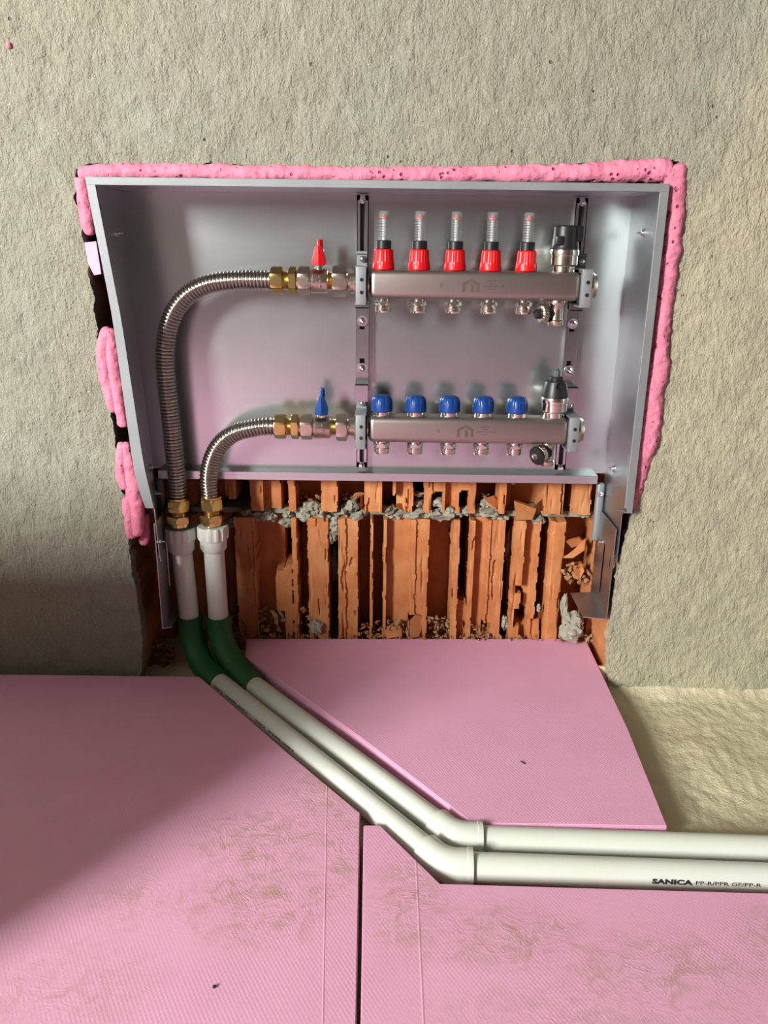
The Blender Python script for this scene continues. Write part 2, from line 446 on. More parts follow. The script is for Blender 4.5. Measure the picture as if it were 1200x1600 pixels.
# broken-away patches: (u0, u1, v0, v1, depth)
HLOW = [(443, 457, 885, 1010, W_ + .002), (430, 445, 895, 960, W_ + .002), (808, 818, 915, 925, BL), (816, 822, 925, 960, BL), (808, 828, 950, 975, BL), (640, 656, 962, 975, R2), (757, 770, 972, 990, R3),
        (717, 731, 938, 1010, R1), (828, 850, 965, 1000, W_ + .004), (369, 376, 940, 1010, W_)]
HUPP = [(719, 733, 768, 805, BL), (613, 619, 776, 805, R3), (676, 692, 770, 805, R3), (793, 805, 735, 755, W_), (634, 640, 735, 800, W_ + .004), (345, 372, 785, 805, BL), (662, 674, 790, 800, W_)]
ZJ = Z(600, 806, W_)
def seg_x(tab, v):
    return [(X(a, v, W_), X(b, v, W_), d) for a, b, d in tab]
def hole_xz(tab, v):
    return [(X(a, v, W_), X(b, v, W_), Z(600, c, W_), Z(600, d, W_), k) for a, b, c, d, k in tab]
def brick_depth(segs, holes, x, z, seed):
    xj = x + .0014 * fbm(z * 40, x * 9, seed, 3) + .0008 * ns(z * 210, x * 20, seed)
    xj2 = x + .0022 * fbm(z * 38, x * 50, seed + 4, 3)
    d = None
    for a, b, k in segs:
        if a <= xj < b: d = k; break
    if d is None: d = BL
    zz = z + .004 * fbm(x * 90, z * 30, seed, 3)
    for a, b, z1, z0, k in holes:
        if a <= xj2 < b and z0 <= zz <= z1: d = k
    if d < W_ + .006: d += .0012 * fbm(x * 40, z * 16, seed + 2, 3) + max(0, .006 * fbm(x * 90, z * 13, seed + 8, 3) - .0022) + (.0035 if fbm(x * 70, z * 16, seed + 21, 2) > .52 else 0)
    else: d += .0007 * fbm(x * 30, z * 10, seed + 5, 2)
    return d
def brick(name, tab, holes, u0, u1, z0, z1, vref, seed, label, arch=None):
    sg, hl = seg_x(tab, vref), hole_xz(holes, vref)
    x0, x1 = X(u0, vref, W_), X(u1, vref, W_)
    nx = max(8, int((x1 - x0) / .0016)); nz = max(6, int((z1 - z0) / .0035)); g = G()
    for j in range(nz + 1):
        for i in range(nx + 1):
            x = x0 + (x1 - x0) * i / nx; z = z0 + (z1 - z0) * j / nz
            zt = z + (.002 * fbm(x * 80, 3, seed, 3) if j in (0, nz) else 0)
            g.v.append((x, brick_depth(sg, hl, x, z, seed), zt))
    nf = len(g.v)
    for j in range(nz):
        for i in range(nx):
            a = j * (nx + 1) + i; g.f.append((a, a + 1, a + nx + 2, a + nx + 1)); g.mi.append(0)
    # close the block: border to the back face
    yb = .21; border = [i for i in range(nx + 1)] + [j * (nx + 1) + nx for j in range(1, nz + 1)] + [nz * (nx + 1) + i for i in range(nx - 1, -1, -1)] + [j * (nx + 1) for j in range(nz - 1, 0, -1)]
    for i in border: v = g.v[i]; g.v.append((v[0], yb, v[2]))
    nb = len(border)
    for k in range(nb):
        k2 = (k + 1) % nb; g.f.append((border[k], border[k2], nf + k2, nf + k)); g.mi.append(0)
    g.f.append(tuple(nf + k for k in range(nb))); g.mi.append(0)
    o = obj(name, g, M['brick'], None, ((x0 + x1) / 2, .1, z0), 30)
    return tag(o, label, 'brick', 'broken hollow clay bricks below the cabinet')
ZT = -.285
lowz = (FLOOR + .001, ZJ - .006); uppz = (ZJ + .006, ZT)
brick('hollow_brick', LOW, HLOW, 205, 369, *lowz, 900, 1, 'broken hollow clay brick in shade behind the two white riser pipes, lower course')
brick('hollow_brick', LOW, HLOW, 369.4, 521, *lowz, 900, 2, 'broken hollow clay brick of the lower course right beside the white riser pipes')
brick('hollow_brick', LOW, HLOW, 521.4, 793, *lowz, 900, 3, 'broken hollow clay brick in the middle of the lower course, widest lit ribs')
brick('hollow_brick', LOW, HLOW, 793.4, 988, *lowz, 900, 4, 'broken hollow clay brick with small black hole, beside the right cabinet leg')
brick('hollow_brick', UPP, HUPP, 205, 378, *uppz, 765, 5, 'broken hollow clay brick of the upper course behind the brass hose nuts')
brick('hollow_brick', UPP, HUPP, 378.4, 654, *uppz, 765, 6, 'broken hollow clay brick of the upper course between the hoses and the middle mortar joint')
brick('hollow_brick', UPP, HUPP, 654.4, 988, *uppz, 765, 7, 'broken hollow clay brick of the upper course right under the sill, with an arched hole')

# mortar squeezed out along the bed joint: one crumbly mass nobody could count
g = G(); rnd = random.Random(5)
def px(u, v, y): return aty(u, v, y)
for (u, v, r) in [(365, 815, 9), (395, 806, 10), (412, 800, 11), (425, 808, 8), (450, 803, 8), (472, 798, 12), (486, 792, 14), (497, 797, 12), (478, 806, 10), (508, 806, 9), (540, 797, 13), (551, 790, 11), (558, 806, 9), (566, 800, 8),
                  (612, 801, 10), (625, 803, 10), (638, 804, 9), (650, 803, 11), (663, 802, 9), (676, 802, 12), (690, 803, 13), (702, 801, 11), (716, 800, 8), (728, 798, 9), (653, 772, 6), (653, 786, 8), (684, 784, 9),
                  (765, 799, 12), (776, 806, 12), (787, 808, 7), (842, 813, 8), (915, 803, 6), (448, 815, 9), (760, 785, 9), (750, 794, 8), (384, 800, 7), (603, 796, 7), (900, 797, 5)]:
    c = px(u, v, .088 + rnd.uniform(-.004, .008)); rr = r * .00098
    g.blob(c, (rr * rnd.uniform(1.0, 1.5), rr * 1.3, rr * rnd.uniform(.7, 1.0)), rnd.random() * 50, .55, 1.7, 3)
g.box((X(300, 806, .1), .095, ZJ - .0045), (X(940, 806, .1), .2, ZJ + .0045))
tag(obj('mortar', g, M['mortar'], None, (0, .09, ZJ), 50), 'grey crumbly mortar squeezed out of the joint between the two brick courses', 'mortar', kind='stuff')

def chunk(name, parts_, m, label, cat, group=None, ang=40, sub=3):
    g = G()
    for k, (u, v, y, rx, ry, rz, sd) in enumerate(parts_): g.blob(px(u, v, y), (rx, ry, rz), sd, .5, 1.7, sub)
    c = px(parts_[0][0], parts_[0][1], parts_[0][2])
    return tag(obj(name, g, m, None, (c.x, c.y, c.z - parts_[0][5]), ang), label, cat, group)
chunk('mortar_chunk', [(521, 822, .085, .010, .012, .016, 1.2), (519, 838, .086, .008, .010, .012, 4.1), (524, 812, .088, .011, .012, .010, 7.7)], M['mortar'],
      'finger of grey mortar hanging from the joint at the left vertical brick gap', 'mortar', 'loose mortar lumps')
chunk('mortar_chunk', [(893, 985, .052, .018, .016, .020, 2.2), (899, 970, .055, .014, .014, .016, 5.4), (886, 965, .06, .009, .012, .013, 3.3)], M['mortar'],
      'pale lump of crumbly mortar under the right cabinet foot', 'mortar', 'loose mortar lumps')
chunk('mortar_chunk', [(882, 945, .07, .006, .008, .020, 8.8)], M['mortar'], 'thin grey mortar sliver left of the right cabinet foot', 'mortar', 'loose mortar lumps')
chunk('mortar_chunk', [(788, 972, .085, .006, .009, .013, 6.1)], M['mortar'], 'small white mortar lump low in the right vertical brick gap', 'mortar', 'loose mortar lumps')
chunk('mortar_chunk', [(495, 980, .07, .010, .010, .013, 9.1)], M['mortar'], 'grey mortar lump at the foot of the left vertical brick gap by the pink board', 'mortar', 'loose mortar lumps')
chunk('mortar_chunk', [(794, 850, .12, .006, .009, .026, 3.7), (796, 880, .12, .005, .008, .02, 1.7)], M['mortar'], 'dark mortar filling deep in the right vertical brick gap', 'mortar', 'loose mortar lumps')
chunk('mortar_chunk', [(523, 880, .14, .006, .01, .03, 2.7)], M['mortar'], 'dark mortar filling deep in the left vertical brick gap', 'mortar', 'loose mortar lumps')
chunk('mortar_chunk', [(842, 949, .07, .0035, .004, .0065, 2.9)], M['mortar'], 'tiny pale mortar crumb on the rib left of the right brick hole', 'mortar', 'loose mortar lumps')

def shard(quadpx, y, th, label, tilt=.012):
    c = [px(u, v, y + (tilt if i in (1, 2) else 0)) for i, (u, v) in enumerate(quadpx)]
    g = G().prism(c, (.002, th, .001)); cc = sum(c, Vector()) / len(c)
    return tag(obj('brick_shard', g, M['brick'], None, tuple(cc), 25), label, 'brick shard', 'loose brick shards')
shard([(803, 783), (818, 788), (838, 796), (832, 812), (806, 812)], .070, .006, 'large curled brick shard leaning in the joint above the right brick')
shard([(838, 788), (846, 781), (849, 797), (842, 800)], .066, .005, 'small brick shard standing upright beside the curled shard')
shard([(757, 780), (772, 776), (780, 786), (775, 796), (762, 790)], .076, .005, 'brick shard on the mortar right of the arched hole')
shard([(618, 789), (630, 786), (632, 797), (620, 794)], .080, .005, 'brick shard lying on the mortar left of the middle joint')
shard([(600, 988), (613, 975), (627, 980), (628, 994), (604, 998)], .066, .006, 'rounded brick shard at the board edge below the middle ribs')
shard([(884, 846), (905, 841), (914, 849), (893, 856)], .075, .006, 'brick shard wedged at the top of the rubble above the right foot')
shard([(880, 872), (890, 868), (905, 852), (915, 843), (913, 860), (895, 872)], .066, .006, 'long brick shard lying across the rubble above the right foot')
shard([(892, 893), (897, 882), (908, 880), (913, 892), (906, 905), (896, 903)], .068, .007, 'broken round brick piece in the rubble above the right foot')
shard([(840, 958), (850, 956), (848, 967), (841, 966)], .074, .006, 'small brick shard low in the dark gap by the right rib')
shard([(563, 776), (566, 774), (566, 792), (562, 794)], .070, .004, 'thin brick splinter standing on the mortar by the middle rib')
shard([(505, 800), (509, 800), (511, 812), (506, 816)], .070, .004, 'thin brick splinter hanging above the left mortar finger')
shard([(648, 962), (664, 963), (660, 978), (654, 995), (640, 998), (640, 970)], .068, .004, 'flat brick flake at the bottom of the rib right of the rounded shard')

# loose crumbs in the bottom of the cells
g = G(); rnd = random.Random(11)
def crumbs(u0, u1, v0, v1, n_, y0, y1, r0, r1):
    for _ in range(n_):
        c = px(rnd.uniform(u0, u1), rnd.uniform(v0, v1), rnd.uniform(y0, y1)); r = rnd.uniform(r0, r1)
        bm = bmesh.new(); bmesh.ops.create_icosphere(bm, subdivisions=1, radius=1)
        q = Matrix.Rotation(rnd.uniform(0, 6), 3, Vector((rnd.uniform(-1, 1), rnd.uniform(-1, 1), rnd.uniform(-1, 1.1))).normalized()); sc = Vector((r * rnd.uniform(.8, 1.9), r * rnd.uniform(.5, 1), r * rnd.uniform(.3, .8)))
        for v in bm.verts:
            p = v.co * rnd.uniform(.55, 1.25); v.co = c + q @ Vector((p.x * sc.x, p.y * sc.y, p.z * sc.z))
        bm.verts.index_update(); g.add([v.co[:] for v in bm.verts], [[v.index for v in f.verts] for f in bm.faces]); bm.free()
crumbs(403, 443, 950, 1005, 46, .075, .092, .003, .007)
crumbs(604, 640, 968, 1000, 46, .068, .084, .002, .006)
crumbs(669, 706, 962, 1000, 60, .074, .1, .002, .006)
crumbs(560, 600, 970, 1000, 40, .075, .1, .002, .006)
crumbs(735, 762, 975, 1000, 30, .068, .082, .002, .005)
crumbs(880, 922, 880, 912, 70, .068, .1, .002, .006)
crumbs(878, 930, 990, 1003, 50, .055, .08, .002, .005)
crumbs(370, 940, 993, 1003, 150, .062, .075, .0015, .0045)
crumbs(460, 500, 945, 1000, 26, .07, .09, .003, .006)
crumbs(465, 500, 775, 800, 26, .09, .11, .002, .006)
crumbs(530, 566, 770, 800, 26, .09, .11, .002, .006)
crumbs(735, 775, 770, 796, 24, .09, .11, .002, .005)
crumbs(350, 390, 940, 1010, 30, .06, .12, .003, .007)
crumbs(225, 275, 1000, 1055, 40, .0, .05, .003, .008)
tag(obj('brick_rubble', g, M['rubble'], None, (0, .07, FLOOR), 8), 'brown brick crumbs and dust lying in the broken cells above the pink board', 'rubble', kind='stuff')

# ------------------------------------------------------------------ pink insulation boards on the floor
def P2(u, v, z=XPS): p = atz(u, v, z); return (p.x, p.y)
def board(poly, label, mtl, z0=FLOOR + .001, z1=XPS, name='insulation_board', group='pink insulation boards on the floor'):
    bm = bmesh.new(); vs = [bm.verts.new((x, y, z0)) for x, y in poly]; f = bm.faces.new(vs)
    r = bmesh.ops.extrude_face_region(bm, geom=[f]); bmesh.ops.translate(bm, vec=(0, 0, z1 - z0), verts=[e for e in r['geom'] if isinstance(e, bmesh.types.BMVert)])
    bmesh.ops.recalc_face_normals(bm, faces=bm.faces[:])
    bmesh.ops.bevel(bm, geom=bm.edges[:], offset=.0012, segments=2, affect='EDGES')
    bm.verts.index_update(); g = G(); g.add([v.co[:] for v in bm.verts], [[v.index for v in f.verts] for f in bm.faces]); bm.free()
    o = obj(name, g, mtl, ang=40); return tag(o, label, 'insulation board', group)
boot = [(-.135, -.43, .09, .07, 1.0), (-.06, -.36, .07, .10, .9), (-.12, -.52, .10, .07, .95), (-.03, -.43, .06, .12, .8), (-.25, -.52, .05, .05, .6), (-.28, -.62, .1, .06, .5)]
board([P2(0, 1054)[:1] and (-1.12, -.0716), P2(312, 1057), P2(335, 1077), P2(450, 1176), P2(563, 1270), (-.0133, -.657), (-.008, -.90), (-1.12, -.90)],
      'left pink insulation board with muddy boot prints, half in shadow, cut diagonally along the pipes', xps('xps_left_board', boot, ((-.082, -.06, .0012),)))
mud = [(.13, -.56, .10, .05, 1.0), (.27, -.60, .12, .06, .9), (.035, -.52, .05, .09, .9), (.40, -.56, .06, .05, .7), (.2, -.66, .2, .06, .5)]
board([(-.0143, -.4041), P2(594, 1289), P2(688, 1380), P2(1200, 1395), (.62, -.508), (.62, -.90), (-.0055, -.90)],
      'front pink insulation board with muddy smears in front of the horizontal white pipes', xps('xps_front_board', mud, ((.045, 0, .0015),)))
board([P2(385, 998), P2(915, 998), (.3525, -.2), P2(1043, 1291), P2(738, 1286), P2(560, 1150), P2(455, 1075), P2(383, 1027)],
      'clean right pink insulation board reaching into the wall opening behind the pipes', xps('xps_right_board'))
xo = xps('xps_far_board')
board([(-2.4, -.90), (-1.125, -.90), (-1.125, -.0716), (-2.4, -.0716)], 'pink insulation board against the left wall outside the picture', xo)
board([(-2.4, -1.9), (-.008, -1.9), (-.008, -.904), (-2.4, -.904)], 'pink insulation board on the left of the second row behind the camera', xo)
board([(-.004, -1.9), (1.6, -1.9), (1.6, -.904), (-.004, -.904)], 'pink insulation board on the right of the second row behind the camera', xo)
board([(-2.4, -3.1), (1.6, -3.1), (1.6, -1.904), (-2.4, -1.904)], 'pink insulation board in the last row by the far wall', xo)
# added stack of slabs, out of view, to throw the lower left shadow
sx0, sx1, sy0, sy1 = -1.22, -.64, -.91, -.50
rnd = random.Random(3)
for k in range(4):
    dx, dy = rnd.uniform(-.006, .006), rnd.uniform(-.006, .006); z0 = XPS + .001 + k * .1085
    pp = [(sx0 + dx, sy0 + dy), (sx1 + dx, sy0 + dy), (sx1 + dx, sy1 + dy), (sx0 + dx, sy1 + dy)]
    board(pp, 'added grey shadow slab, %s in the stack left of the camera' % ('lowest;second from below;third from below;topmost'.split(';')[k]), M['front'], z0, z0 + .108, 'shadow_slab', 'added stack of shadow slabs out of view')
# flecks lying on the boards
p = atz(817, 1192, XPS)
tag(obj('splinter', G().box((-.0008, -.004, 0), (.0008, .004, .0012), .0003, 1, 0, Matrix.Translation((p.x, p.y, XPS)) @ Matrix.Rotation(.7, 4, 'Z')), M['ink'], None, (p.x, p.y, XPS)), 'tiny dark splinter on the clean right pink board', 'splinter')
p = atz(335, 1543, XPS)
tag(obj('pebble', G().blob((p.x, p.y, XPS + .0012), (.0018, .0018, .0014), 2, .3, 1.5, 2), M['ink'], None, (p.x, p.y, XPS)), 'tiny black grit on the left pink board near the front', 'grit')
p = aty(15, 72, WALL); yw = wall_y(p.x, p.z)
tag(obj('foam_crumb', G().blob((p.x, yw - .001, p.z), (.0035, .003, .0045), 5, .4, 1.5, 2), M['foam'], None, (p.x, yw, p.z)), 'small pink foam crumb stuck on the plaster at upper left', 'foam crumb')

# ------------------------------------------------------------------ pink foam round the cabinet
def foam(paths, label, mtl, y=-.056, seed=0, name='foam_bead', amp=.32, flat=None, sq=(1, .9, 1)):
    g = G(); mid = None
    if isinstance(paths[0], tuple): paths = [paths]
    for pathpx in paths:
        pts_ = []
        for (a, b) in zip(pathpx, pathpx[1:]):
            k = max(2, int(math.hypot(b[0] - a[0], b[1] - a[1]) / 2.0))
            for i in range(k):
                t = i / k; t = t * t * (3 - 2 * t) * .4 + t * .6; pts_.append([a[j] + (b[j] - a[j]) * t for j in range(3)])
        pts_.append(list(pathpx[-1]))
        P = [aty(u, v, y) for u, v, r in pts_]; n_ = len(P); mid = mid or P[n_ // 2]
        R_ = []
        for i, (u, v, r) in enumerate(pts_):
            e = min(i, n_ - 1 - i) / 4.0; R_.append(r * .00086 * (math.sqrt(1 - (1 - e) ** 2) if e < 1 else 1.0) + 1e-4)
        def d(p, dr):
            q = p + dr * .012
            return 1 + amp * fbm(q.x * 48 + seed, q.y * 48, q.z * 48, 3) + amp * .35 * ns(q.x * 140, q.y * 140 + seed, q.z * 140) + amp * .15 * ns(q.x * 380, q.y * 380, q.z * 380)
        g.tube(P, R_, 32, squash=sq, disp=d)
    if flat is not None: g.v = [(x, max(yy, flat + .0012 * ns(x * 120, z * 120, seed)), z) for x, yy, z in g.v]
    o = obj(name, g, mtl, None, tuple(mid), 60); return tag(o, label, 'foam', 'pink foam beads round the cabinet')
foam([(122, 272, 9), (150, 269, 12), (260, 268, 12), (430, 271, 12), (600, 274, 11), (700, 273, 12), (860, 271, 13), (1000, 267, 16), (1036, 266, 18), (1050, 268, 17)],
     'long pink foam bead along the top edge of the cabinet', M['foamcut'], y=-.048, seed=1, flat=-.061, amp=.2)
foam([(1048, 258, 20), (1050, 266, 22), (1050, 283, 21), (1050, 330, 19), (1046, 390, 18), (1038, 440, 16), (1032, 500, 16), (1028, 560, 19), (1017, 620, 21), (1008, 680, 22), (997, 740, 15), (990, 775, 11), (981, 797, 9)],
     'pink porous foam bead down the right side of the cabinet', M['foamcut'], y=-.046, seed=2, flat=-.061, amp=.2)
foam([(128, 276, 11), (132, 310, 12), (137, 345, 12), (143, 368, 8)], 'short smooth pink foam bead at the top left cabinet corner', M['foam'], seed=3, flat=-.07, amp=.16)
foam([[(168, 510, 7), (166, 525, 11), (160, 550, 11), (163, 575, 12), (170, 605, 11), (175, 630, 10), (178, 645, 8)], [(172, 512, 9), (175, 545, 12), (181, 590, 12), (188, 635, 11), (194, 668, 8)]],
     'lumpy pink foam blob squeezed out halfway down the left side', M['foam'], seed=4, y=-.060, amp=.22)
foam([[(190, 690, 7), (190, 715, 10), (192, 745, 11), (198, 765, 11)], [(196, 690, 8), (203, 730, 12), (211, 770, 14), (214, 800, 13), (214, 838, 11)], [(200, 775, 10), (203, 800, 12), (207, 842, 10)]],
     'lowest pink foam blob on the left side, in shade', M['foam'], seed=5, y=-.056, amp=.22)
foam([(226, 800, 9), (227, 830, 10), (224, 852, 7)], 'small pink foam drip behind the lowest left blob', M['foam'], seed=6, y=-.04, amp=.3)
q = [aty(u, v, -.060) for u, v in ((132, 379), (150, 377), (158, 428), (147, 430), (138, 412))]
tag(obj('insulation_wedge', G().prism([tuple(p) for p in q], (0, .05, 0)), xps('xps_wedge'), None, tuple(q[2]), 30), 'pale pink insulation offcut wedged between the plaster and left cabinet side', 'wedge')

# ------------------------------------------------------------------ manifold cabinet
YB, YF = .055, -.068
cab = thing('manifold_cabinet', 'open galvanised sheet metal cabinet recessed in the plastered wall', 'cabinet', (0, YB, -.29))
XFL = [(.131, -.3720), (.124, -.3715), (-.048, -.3526), (-.25, -.3391), (-.312, -.3299), (-.40, -.327), (-.5, -.325)]
XBL = [(.131, -.3757), (-.097, -.3712), (-.29, -.3615), (-.5, -.352)]
XR = .3545
def xl(y, z):
    t = (YB - y) / (YB - YF); return lerp(XBL, z) * (1 - t) + lerp(XFL, z) * t
ZTOP, ZSILL = .1215, -.288
T = .0012
# back panel
g = G(); rows = 14
for j in range(rows + 1):
    z = ZSILL + (ZTOP - ZSILL) * j / rows
    for x in (lerp(XBL, z), XR): g.v += [(x, YB, z), (x, YB + T, z)]
for j in range(rows):
    a = j * 4; b = a + 4
    g.f += [(a, a + 2, b + 2, b), (a + 1, b + 1, b + 3, a + 3), (a, b, b + 1, a + 1), (a + 2, a + 3, b + 3, b + 2)]; g.mi += [0] * 4
part('back_panel', g, M['galv'], cab)
# side panels (left one pushed inwards towards its lower front)
def side(xf, name):
    g = G(); zs_ = [ZTOP + .0095] + [ZTOP - i * (ZTOP + .312) / 16 for i in range(17)] + [-.320, -.36, -.398]
    ny_ = 6
    for z in zs_:
        yf = YF if z >= -.3125 else -.056
        for k in range(ny_ + 1):
            y = YB + (yf - YB) * k / ny_; x = xf(y, z); g.v += [(x, y, z)]
    w = ny_ + 1
    n1 = len(g.v); sgn = -1 if name == 'L' else 1
    g.v += [(x + sgn * T, y, z) for x, y, z in g.v]
    for j in range(len(zs_) - 1):
        for k in range(ny_):
            a = j * w + k; g.f.append((a, a + 1, a + w + 1, a + w)); g.f.append((n1 + a, n1 + a + w, n1 + a + w + 1, n1 + a + 1)); g.mi += [0, 0]
    for j in range(len(zs_) - 1):
        for k in (0, ny_):
            a = j * w + k; g.f.append((a, a + w, n1 + a + w, n1 + a)); g.mi.append(0)
    for k in range(ny_):
        a = (len(zs_) - 1) * w + k; g.f.append((a, a + 1, n1 + a + 1, n1 + a)); g.mi.append(0)
    return part('side_panel', g, M['galvside'], cab)
sideL = side(xl, 'L'); sideR = side(lambda y, z: XR, 'R')
# top panel
g = G().box((lerp(XFL, ZTOP) - .002, YF, ZTOP), (XR, YB, ZTOP + T)); part('top_panel', g, M['galvside'], cab)
# front lips: top, left, right
g = G().box((lerp(XFL, .125) - .0112, YF - .0013, ZTOP - .0005), (XR + .0115, YF + .004, ZTOP + .0095), .0006, 1); part('front_lip', g, M['lip'], cab)
g = G(); N_ = 16
for i in range(N_ + 1):
    z = ZTOP + .0095 - (ZTOP + .0095 + .315) * i / N_; x = lerp(XFL, z); w_ = .0112 + (.0045 * max(0, min(1, (-.02 - z) / .25)))
    w_ *= 1 if i < N_ else .75
    g.v += [(x, YF - .001, z), (x - w_, YF - .001, z), (x - w_, YF + .003, z), (x, YF + .003, z)]
for i in range(N_):
    for k in range(4):
        a = i * 4 + k; b = i * 4 + (k + 1) % 4; g.f.append((a, b, b + 4, a + 4)); g.mi.append(0)
g.f += [(0, 1, 2, 3), tuple(N_ * 4 + k for k in (3, 2, 1, 0))]; g.mi += [0, 0]
part('front_lip', g, M['lip'], cab)
g = G().box((XR - .0003, YF - .001, -.314), (XR + .0115, YF + .003, ZTOP + .0095), .0006, 1); part('front_lip', g, M['lip'], cab)
# bottom sill: shelf then a turned-down face
g = G().box((lerp(XBL, -.29) + .012, YB - .020, ZSILL), (XR - .0155, YB, ZSILL + T)); g.box((lerp(XBL, -.29) + .012, YB - .0212, ZSILL - .0118), (XR - .0155, YB - .020, ZSILL + T), .0004, 1)
part('sill', g, M['galv'], cab)
# inner strips at the back edge below the sill
g = G().box((XR - .0135, .038, -.398), (XR - .0005, .050, -.30), .0045, 3); part('corner_strip', g, M['lip'], cab)
g = G().box((xl(.05, -.35) + .0005, .038, -.390), (xl(.05, -.35) + .0125, .050, -.30), .0045, 3); part('corner_strip', g, M['lip'], cab)
# legs: slotted plate with a foot
def leg(x, s, dz=0.0):
    g = G(); z0, z1 = -.4915 + dz, -.345
    ys = [-.050, -.040, -.031, -.006, .006, .031, .040, .050]
    slots = {1: (-.412, -.392), 3: (-.470, -.385), 5: (-.404, -.388)}
    for k in range(7):
        a, b = ys[k], ys[k + 1]
        if k in slots:
            s0, s1 = slots[k]; g.box((x, a, z0), (x + T * 1.3, b, s0)); g.box((x, a, s1), (x + T * 1.3, b, z1))
        else: g.box((x, a, z0), (x + T * 1.3, b, z1))
    o = part('leg', g, M['galvside'], cab)
    g = G(); w = .034 if s > 0 else .013
    g.prism([(x - s * q * w, y, z0) for y, q in ((-.050, 0), (-.044, 1), (.047, 1), (.050, 0))], (0, 0, -T * 1.3))
    part('foot', g, M['galvside'], o); return o
leg(XR - .0045, 1); leg(xl(0, -.45) + .004, -1, -.026)
# screws with washers on the sides
def screw(o, axis, r, parent, name='screw', head=.006, washer=True, m='zinc'):
    g = G(); prof = ([(r * 1.7, 0), (r * 1.7, .0012)] if washer else [(r, 0)]) + [(r, .0012), (r, .0012 + head * .5), (r * .6, head * .75), (r * .45, head), (r * .45, head * 1.6), (r * .2, head * 1.7)]
    g.lathe(prof, o, axis, 14); return part(name, g, M[m], parent)
def on_side(u, v):      # meet the ray with a side panel
    best = None
    for k in range(60):
        y = YF + (YB - YF) * k / 59; p = aty(u, v, y); xx = xl(y, p.z) if u < 600 else XR
        d = abs(p.x - xx)
        if best is None or d < best[0]: best = (d, Vector((xx, y, p.z)))
    return best[1]
for u, v, r in ((181, 364, .0036), (234, 730, .003), (243, 771, .003), (246, 846, .003)): screw(on_side(u, v), (1, 0, 0), r, cab)
for u, v, r in ((1006, 364, .0036), (960, 732, .0042), (976, 797, .0022), (945, 847, .0032)): screw(on_side(u, v), (-1, 0, 0), r, cab)
screw(aty(938, 772, .038), (0, -1, 0), .0032, cab)

# ------------------------------------------------------------------ mounting brackets
RX = (-.0308, .2810); YM = .034
UP, LO = (.0015, -.2063)       # heights of the two manifold axes
UPZ, LOZ = 0.0, -.2063
for bi, cx in enumerate(RX):
    br = thing('mounting_bracket', ('left' if bi == 0 else 'right') + ' zinc plated bracket strip holding the ' + ('valve' if bi == 0 else 'air vent') + ' ends of both manifolds', 'bracket', (cx, YB, -.285), 'zinc manifold brackets')
    g = G(); hw = .0085                                     # slotted channel fixed to the back
    for s in (-1, 1):
        g.box((cx + s * hw, YB - .010, -.280), (cx + s * .0036, YB - .0088, .119)); g.box((cx + s * hw, YB - .010, -.280), (cx + s * (hw - .0012), YB - .0002, .119))
    g.box((cx - hw, YB - .010, .112), (cx + hw, YB - .0088, .119)); g.box((cx - hw, YB - .010, -.280), (cx + hw, YB - .0088, -.272))
    part('channel', g, M['zinc'], br)
    part('slot_shade', G().box((cx - .0036, YB - .003, -.272), (cx + .0036, YB - .0002, .112)), M['grey'], br, label='dark strip for the shade down the channel slot')  # dark strip stands in for the shade inside the slot
    g = G(); sw = .0097                                     # strap between the two clamps
    zt, zb = UPZ - .036, LOZ + .062
    def strap(y0, y1, z0, z1): g.box((cx - sw, y0, z0), (cx + sw, y1, z1), .0003, 1)
    y0 = YB - .0135
    # front face with two slots
    for a, b in ((zt, zt - .020), (zt - .031, zb + .034), (zb + .022, zb)): strap(y0, y0 + .002, a, b)
    for a, b in ((zt - .020, zt - .031), (zb + .034, zb + .022)):
        for s in (-1, 1): g.box((cx + s * sw, y0, a), (cx + s * .0042, y0 + .002, b))
    strap(y0 - .014, y0 + .002, zt, zt + .002); strap(y0 - .014, y0 - .012, zt, zt + .010)
    part('strap', g, M['zinc'], br)
    g = G()
    g.box((cx - sw, y0 - .030, zb - .002), (cx + sw, y0 + .002, zb), .0003, 1); g.box((cx - sw, y0 - .030, zb - .026), (cx + sw, y0 - .028, zb), .0003, 1)
    part('offset_step', g, M['zinc'], br)
    for zc, u, v in ((UPZ, 0, 0), (LOZ, 0, 0)):
        g = G(); yf = -.0275
        g.box((cx - .0072, yf, zc - .0275), (cx + .0072, yf + .010, zc + .0235), .0008, 2)
        g.box((cx - .0085, yf + .003, zc + .0225), (cx + .0085, y0, zc + .0240), .0004, 1); g.box((cx - .0085, yf + .003, zc - .0275), (cx + .0085, y0, zc - .0255), .0004, 1)
        g.box((cx - .0075, y0 - .020, zc + .022), (cx + .0075, y0 - .018, zc + .043), .0006, 1)
        g.tube([(cx - .0075, y0 - .021, zc + .0415), (cx + .0075, y0 - .021, zc + .0415)], .0025, 10)
        cl = part('clamp', g, M['lip'], br)
        part('liner', G().lathe([(.0155, -.009), (.0185, -.009), (.0185, .009), (.0155, .009)], (cx, .0005, zc), (1, 0, 0), 28), M['rubber'], cl, label='black rubber liner')
        for dz in (.0085, -.0085):
            part('hole_shade', G().lathe([(.0026, -.0004), (.0026, .002)], (cx + .001, yf - .0001, zc + dz - .002), (0, 1, 0), 14), M['black'], cl, label='black disc for the shade in a hole')  # black disc on the clamp gives the shade of an open hole
        screw((cx + .001, y0 - .020, zc + .033), (0, -1, 0), .0046, br, 'bolt', .005, False)
    for z, rr in ((.112, .0045), (-.277, .0046)): screw((cx, YB - .010, z), (0, -1, 0), rr, br, 'bolt', .006, False)
    for z in (zt - .019, zb + .020): screw((cx, y0, z), (.12, -1, -.1), .0046, br, 'bolt', .008, True)

